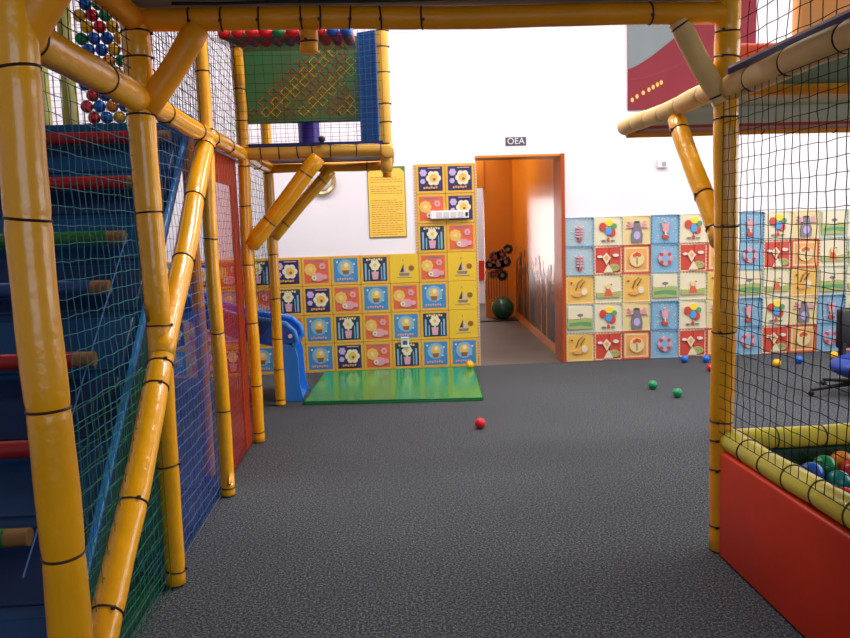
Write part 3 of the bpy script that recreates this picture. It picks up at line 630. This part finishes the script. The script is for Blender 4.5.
# ------------------------------------------------------------------ climbing ramp
RP = empty('climbing_ramp', (-1.9, 3.3, 0), label='steep blue padded climbing ramp with coloured rungs behind the left net', cat='climbing ramp')
RP.location = (0, 0, 0)
def rz(y): return .31+(y-2.5)*.94
bm = bmesh.new()
prof = [(2.22, .052), (4.42, rz(4.42)), (4.42, rz(4.42)-.10), (2.36, .052)]
a = [bm.verts.new((-2.68, y, z)) for y, z in prof]; b = [bm.verts.new((-1.07, y, z)) for y, z in prof]
bm.faces.new(a); bm.faces.new(b[::-1])
for i in range(4): bm.faces.new((a[i], b[i], b[(i+1) % 4], a[(i+1) % 4]))
obj('padded_slope', bm, BLUEV, RP)
for k in range(9):   # quilted cushions between the rungs
    y = 2.30+k*.235; z = rz(y)
    bm = bmesh.new(); box(bm, -2.66, -1.10, -.105, .105, -.02, .012, bev=.010)
    o = obj('cushion', bm, BLUED if k % 2 else BLUEV, RP, smooth=True, loc=(0, y+.03, z+.03)); o.rotation_euler = (math.atan(.94), 0, 0); o.scale = (1, 1.35, 1)
bm = bmesh.new(); tube(bm, [(-1.055, 2.24, .09), (-1.055, 4.42, rz(4.42)+.03)], .015, 10); obj('edge_pipe', bm, LBLUE, RP, smooth=True)
obj('side_skirt', (lambda bm: (lambda a, b: ([bm.faces.new(a), bm.faces.new(b[::-1])]+[bm.faces.new((a[i], b[i], b[(i+1) % 4], a[(i+1) % 4])) for i in range(4)], bm)[1])([bm.verts.new((-1.11, y, z)) for y, z in ((2.42, .052), (3.85, .052), (3.85, rz(3.85)-.13), (2.44, .10))], [bm.verts.new((-1.09, y, z)) for y, z in ((2.42, .052), (3.85, .052), (3.85, rz(3.85)-.13), (2.44, .10))]))(bmesh.new()), mat('skirt_green', '0F4A3A', .5, .4, .2, 4), RP)
RC = [mat('rung_green', '22641F', .4), mat('rung_red', '9A1A18', .4), mat('rung_red', 'C01E1C', .4), mat('rung_navy', '1D3C70', .4), mat('rung_green', '2E8A2A', .4), mat('rung_red', 'C01E1C', .4), mat('rung_red', 'C01E1C', .4)]
for k, (xe, y) in enumerate(((-1.253, 2.58), (-1.21, 2.836), (-1.197, 3.137), (-1.217, 3.428), (-1.211, 3.659), (-1.19, 3.951), (-1.12, 4.222))):
    z = rz(y)+.085
    r_ = obj('rung', tube(bmesh.new(), [(-2.66, y, z), (xe-.08, y, z)], .033, 16), RC[k], RP, smooth=True)
    obj('rung_end', tube(bmesh.new(), [(xe-.08, y, z), (xe, y, z)], .031, 16), RAMPY, r_, smooth=True)
bm = bmesh.new()
tube(bm, [(-1.25, 2.5, .36), (-1.20, 3.66, 1.50)], .003, 6); obj('cord', bm, NETBL, RP)

# ------------------------------------------------------------------ blue plastic slide
SL = empty('slide', (-.9, 6.85, 0), label='small blue plastic slide coming out behind the yellow posts', cat='slide')
SL.location = (0, 0, 0)
SB = mat('slide_plastic', '1B57B8', .25, .5); SB2 = mat('slide_plastic_light', '2E7FDB', .22, .6)
top = [(-2.75, 1.50), (-2.2, 1.22), (-1.78, 1.0), (-1.5, .86), (-1.25, .765), (-1.0, .72), (-.88, .69), (-.81, .62), (-.79, .53), (-.82, .50)]
bot = [(-.90, .52), (-1.0, .50), (-1.25, .56), (-1.5, .65), (-1.78, .78), (-2.2, .98), (-2.75, 1.24)]
for y in (6.62, 7.08): obj('side_wall', prism(bmesh.new(), top+bot, y, y+.03), SB, SL)
bm = bmesh.new()   # trough
cl = [(-2.75, 1.26), (-2.2, 1.0), (-1.78, .80), (-1.5, .68), (-1.25, .59), (-1.02, .54), (-.93, .52), (-.90, .45), (-.87, .30), (-.85, .14), (-.82, .03), (-.775, .003)]
n = len(cl); off = [(x-.02, z-.03 if i < 7 else z) for i, (x, z) in enumerate(cl)]
off = [(x, z-.03) for x, z in cl[:7]]+[(x-.03, z) for x, z in cl[7:-1]]+[(-.85, .003)]
prism(bm, cl+off[::-1], 6.65, 7.08); obj('trough', bm, SB2, SL, smooth=True)
for y in (6.62, 7.07):
    bm = bmesh.new(); prism(bm, [(-.93, .52), (-.82, .52), (-.79, .40), (-.785, .15), (-.765, .05), (-.745, .003), (-.92, .003), (-.94, .2)], y, y+.035); obj('foot', bm, SB2, SL)
tp = [(x, 6.635, z+.0) for x, z in top]; obj('rail', tube(bmesh.new(), tp, .024, 10), SB2, SL, smooth=True)
tp = [(x, 7.095, z+.0) for x, z in top]; obj('rail', tube(bmesh.new(), tp, .024, 10), SB2, SL, smooth=True)
bm = bmesh.new(); tube(bm, [(-.845, 6.605, .585), (-.845, 6.625, .585)], .018, 12); obj('bolt', bm, WHITEP, SL)
bm = bmesh.new(); box(bm, -2.75, -2.65, 6.62, 6.68, 0.003, 1.3); box(bm, -2.75, -2.65, 7.04, 7.10, 0.003, 1.3); obj('support', bm, SB, SL)

# ------------------------------------------------------------------ right play frame with the ball pit
PR_ = empty('ball_pit', (0, 0, 0), label='yellow-padded ball pit frame with black net and red base pad on the right', cat='ball pit')
YB = 1.95
pad('post', (XR, 3.2, .01), (XR, 3.2, 2.98), .050, PR_, YEL, [.037, .124, .17, .198, .332, .485, .636, .72, .755], r1=.052)
pad('post', (XR, YB, .01), (XR, YB, 2.98), .052, PR_, YEL, [.1, .3, .5])
pad('post', (3.3, 3.2, .01), (3.3, 3.2, 2.98), .046, PR_, YEL, [.2, .5]); pad('post', (3.3, YB, .01), (3.3, YB, 2.98), .046, PR_, YEL, [.2, .5])
pad('post', (3.3, 4.6, .01), (3.3, 4.6, 2.98), .046, PR_, YEL, [.2, .5])
pad('beam', (XR, YB, Z2), (XR, 3.16, Z2), .052, PR_, CREAM, [.1, .35, .62, .85], pinch=.16)
pad('beam', (XR, 3.24, Z2+.02), (XR, 4.56, Z2+.02), .046, PR_, CREAM, [.15, .35, .52, .68, .84], tm=CREAM, pinch=.14)
pad('beam', (XR+.02, 4.58, Z2), (3.3, 4.58, Z2), .040, PR_, YELD, [.2, .45, .7])
pad('beam', (XR+.04, 3.2, Z2+.01), (3.3, 3.2, Z2+.01), .042, PR_, YELD, [.3, .6])
pad('diagonal_brace', (XR-.02, 3.2, 1.97), (1.25, 3.2, Z3-.03), .044, PR_, CREAM, [.08, .95], pinch=.15)
pad('diagonal_brace', (XR, 3.24, 1.38), (XR, 3.75, 1.97), .044, PR_, YEL, [.35, .9, .1])
pad('pit_rail', (XR+.02, YB, .52), (XR+.02, 3.17, .52), .050, PR_, LIME, [.1, .26, .42, .57, .72, .86], tm=mat('olive_tie', '4A4418', .5), r1=.050)
pad('pit_rail', (XR+.06, 3.2, .51), (3.3, 3.2, .51), .046, PR_, LIME, [.1, .22, .36, .5, .64, .8], tm=mat('olive_tie', '4A4418', .5))
for o in (PR_.children): pass
o = obj('base_pad', B(XR-.035, XR+.025, YB+.05, 3.14, .004, .475, bev=.012), REDV, PR_, smooth=True); o['label'] = 'red vinyl base pad'
obj('base_pad', B(XR+.06, 3.26, 3.17, 3.22, .004, .465, bev=.012), DGREEN, PR_, smooth=True)['label'] = 'dark green base pad'
obj('pit_floor_pad', B(XR+.03, 3.25, YB+.02, 3.15, .004, .33), DGREEN, PR_)
net('net', (XR-.032, YB+.04, .56), (0, 1, 0), (0, 0, 1), 1.17, 1.42, .052, .0016, NETB, PR_, seed=70)
net('net', (XR+.045, YB+.04, Z2+.05), (0, 1, 0), (0, 0, 1), 1.2, .9, .075, .0018, NETB, PR_, seed=71)
# deck with coloured padded boards, its underside shows
for (y0, y1, z, m_, nm) in ((4.32, 4.54, 2.02, mat('deck_red', 'A03224', .5), 'dull red deck board'), (3.62, 4.28, 2.03, mat('deck_sage', '9DAE93', .5, .4, .2, 3), 'pale sage deck board'), (3.26, 3.58, 2.04, mat('deck_tan', 'B79B64', .5), 'tan deck board'), (2.45, 3.13, 2.04, mat('deck_green', '2F6B34', .5), 'green deck board'), (1.98, 2.42, 2.04, mat('deck_tan', 'B79B64', .5), 'tan deck board')):
    obj('deck_board', B(XR+.055, 3.24, y0, y1, z-.02, z+.03, bev=.012), m_, PR_)['label'] = nm
obj('edge_strip', B(XR-.02, XR+.03, YB+.05, 3.15, Z2+.046, Z2+.072), NAVY, PR_)
obj('edge_strip', B(XR-.02, XR+.03, YB+.05, 3.15, Z2+.0725, Z2+.082), mat('white_strip', 'E9E6F2', .5), PR_)
o = obj('padded_panel', B(2.17, 3.1, 3.95, 4.03, 2.07, 3.3, bev=.03), mat('orange_vinyl', 'E2A060', .5), PR_, smooth=True); o['label'] = 'orange padded panel on upper deck'
o = obj('padded_bar', B(2.1, 2.9, 4.5, 4.58, 2.07, 2.50, bev=.02), mat('red_bar', '9A3414', .6), PR_); o['label'] = 'orange-red low wall on upper deck'

# balls in the pit
GPB = 'balls in the ball pit'
g = random.Random(44); placed = []
R0 = .048
fixed = [('blue', 1.735, 2.965, .42), ('green', 1.83, 3.03, .425), ('orange', 1.94, 3.09, .42), ('red', 1.925, 2.985, .41), ('teal', 1.825, 2.92, .395), ('teal', 1.88, 2.84, .38), ('orange', 1.72, 3.08, .379)]
for c, x, y, z in fixed:
    placed.append((x, y, z)); ball(c, x, y, z, R0, '%s plastic ball lying in the netted ball pit' % c, GPB)
for i in range(9):
    for j in range(12):
        x = 1.56+i*.100+(j % 2)*.05; y = YB+.10+j*.090
        if y > 3.09: continue
        z = .3305+R0
        if all((x-a)**2+(y-b)**2+(z-c)**2 > (2*R0*1.0)**2 for a, b, c in placed):
            placed.append((x, y, z)); c = g.choice(['blue', 'green', 'red', 'yellow', 'teal', 'orange', 'blue'])
            ball(c, x, y, z, R0, '%s plastic ball lying in the netted ball pit' % c, GPB)

# ------------------------------------------------------------------ low swivel chair seen through the net
e = empty('swivel_chair', (3.90, 5.95, 0), .3, label='dark blue low swivel chair on black star legs at the right edge', cat='chair')
bm = bmesh.new(); sphere(bm, (0, 0, .24), .26, 28, 14, sc=(1, 1, .40)); obj('seat', bm, mat('chair_blue', '1D3F96', .4), e, smooth='all')
obj('column', tube(bmesh.new(), [(0, 0, .09), (0, 0, .16)], .028), BLACKM, e, smooth=True)
for k in range(5):
    a = k*2*PI/5+2.75
    L = obj('leg', tube(bmesh.new(), [(0, 0, .11), (.18*math.cos(a), .18*math.sin(a), .09), (.42*math.cos(a), .42*math.sin(a), .055)], [.022, .018, .014], 10), BLACKM, e, smooth=True)
    obj('caster', sphere(bmesh.new(), (.42*math.cos(a), .42*math.sin(a), .027), .026, 14, 8), BLACKM, L, smooth='all')
bm = bmesh.new(); box(bm, -.04, .28, .20, .26, .36, .70, bev=.025); obj('backrest', bm, BLACKM, e, smooth=True)
bm = bmesh.new(); box(bm, -.02, .02, .19, .235, .24, .42); obj('back_bar', bm, BLACKM, e)
ball('yellow', 4.62, 7.55, .0405, .04, 'yellow plastic ball on the carpet behind the blue swivel chair', GF)

# ------------------------------------------------------------------ light
def area(name, loc, rot, sx, sy, W, c=(1, 1, 1)):
    l = bpy.data.lights.new(name, 'AREA'); l.shape = 'RECTANGLE'; l.size = sx; l.size_y = sy; l.energy = W; l.color = c
    o = bpy.data.objects.new(name, l); COL.objects.link(o); o.location = loc; o.rotation_euler = rot; return o
area('window_daylight', (6.45, 4.25, 2.2), (0, PI/2, 0), 2.3, 5.3, 130, (1, .97, .95))
area('front_window_daylight', (1, -2.95, 2.05), (PI/2, 0, 0), 3.8, 2.2, 42, (.62, .76, 1))
area('far_window_daylight', (1.14, 14.56, 1.175), (-PI/2, 0, 0), .18, 1.6, 15, (1, .97, .97))
area('far_room_fill', (1.5, 13.6, 2.85), (0, 0, 0), 1, 1, 14, (1, .98, .97))  # fill light without a fixture, added to brighten the far room
area('corridor_fill', (1.2, 10.6, 2.8), (0, 0, 0), .5, 1.6, 20, (1, .93, .85))  # added fill light, brightens the orange corridor walls
area('corridor_fill', (1.4, 12.0, 2.8), (math.radians(20), 0, 0), .5, .4, 5, (1, .93, .85))  # second added fill, aimed at the corridor end wall
EM = emat('lamp_tube', 'FFFAF6', 6)
for i, (x, y) in enumerate(((-.6, 6.2), (1.9, 6.2), (4.4, 6.2), (-2.8, 6.2), (2.4, 4.2), (.4, 4.2))):
    e = empty('ceiling_light', (x, y, HC-.08), label='long white ceiling lamp, %s' % ['over the notice', 'over the doorway', 'over the pastel tiles', 'over the slide', 'over the ball pit side', 'over the open carpet'][i], cat='lamp', group='ceiling lamps')
    obj('housing', B(-.6, .6, -.12, .12, .02, .078), WHITEP, e); obj('tube', tube(bmesh.new(), [(-.55, 0, .0), (.55, 0, .0)], .018, 12), EM, e)
    area('lamp_light', (x, y, HC-.13), (0, 0, 0), 1.2, .3, 62, (1, .95, .93))
w = bpy.data.worlds.new('sky'); bpy.context.scene.world = w; w.use_nodes = True
bg = w.node_tree.nodes['Background']; bg.inputs[0].default_value = (.85, .92, 1, 1); bg.inputs[1].default_value = 1.0

# ------------------------------------------------------------------ camera
f, p, y, r = 760, .1186, .0508, .0319
cy, sy, cp, sp = math.cos(y), math.sin(y), math.cos(p), math.sin(p)
fwd = Vector((sy*cp, cy*cp, -sp)); right = Vector((cy, -sy, 0)); up = right.cross(fwd)
R2 = right*math.cos(r)-up*math.sin(r); U2 = up*math.cos(r)+right*math.sin(r)
cam = bpy.data.cameras.new('camera'); co = bpy.data.objects.new('camera', cam); COL.objects.link(co)
M = Matrix((R2, U2, -fwd)).transposed().to_4x4(); M.translation = (0, 0, 1.48); co.matrix_world = M
cam.sensor_width = 36; cam.lens = f/850*36; cam.clip_start = .05
sc = bpy.context.scene; sc.camera = co
sc.view_settings.view_transform = 'Standard'; sc.view_settings.look = 'None'; sc.view_settings.gamma = 1; sc.view_settings.exposure = .06
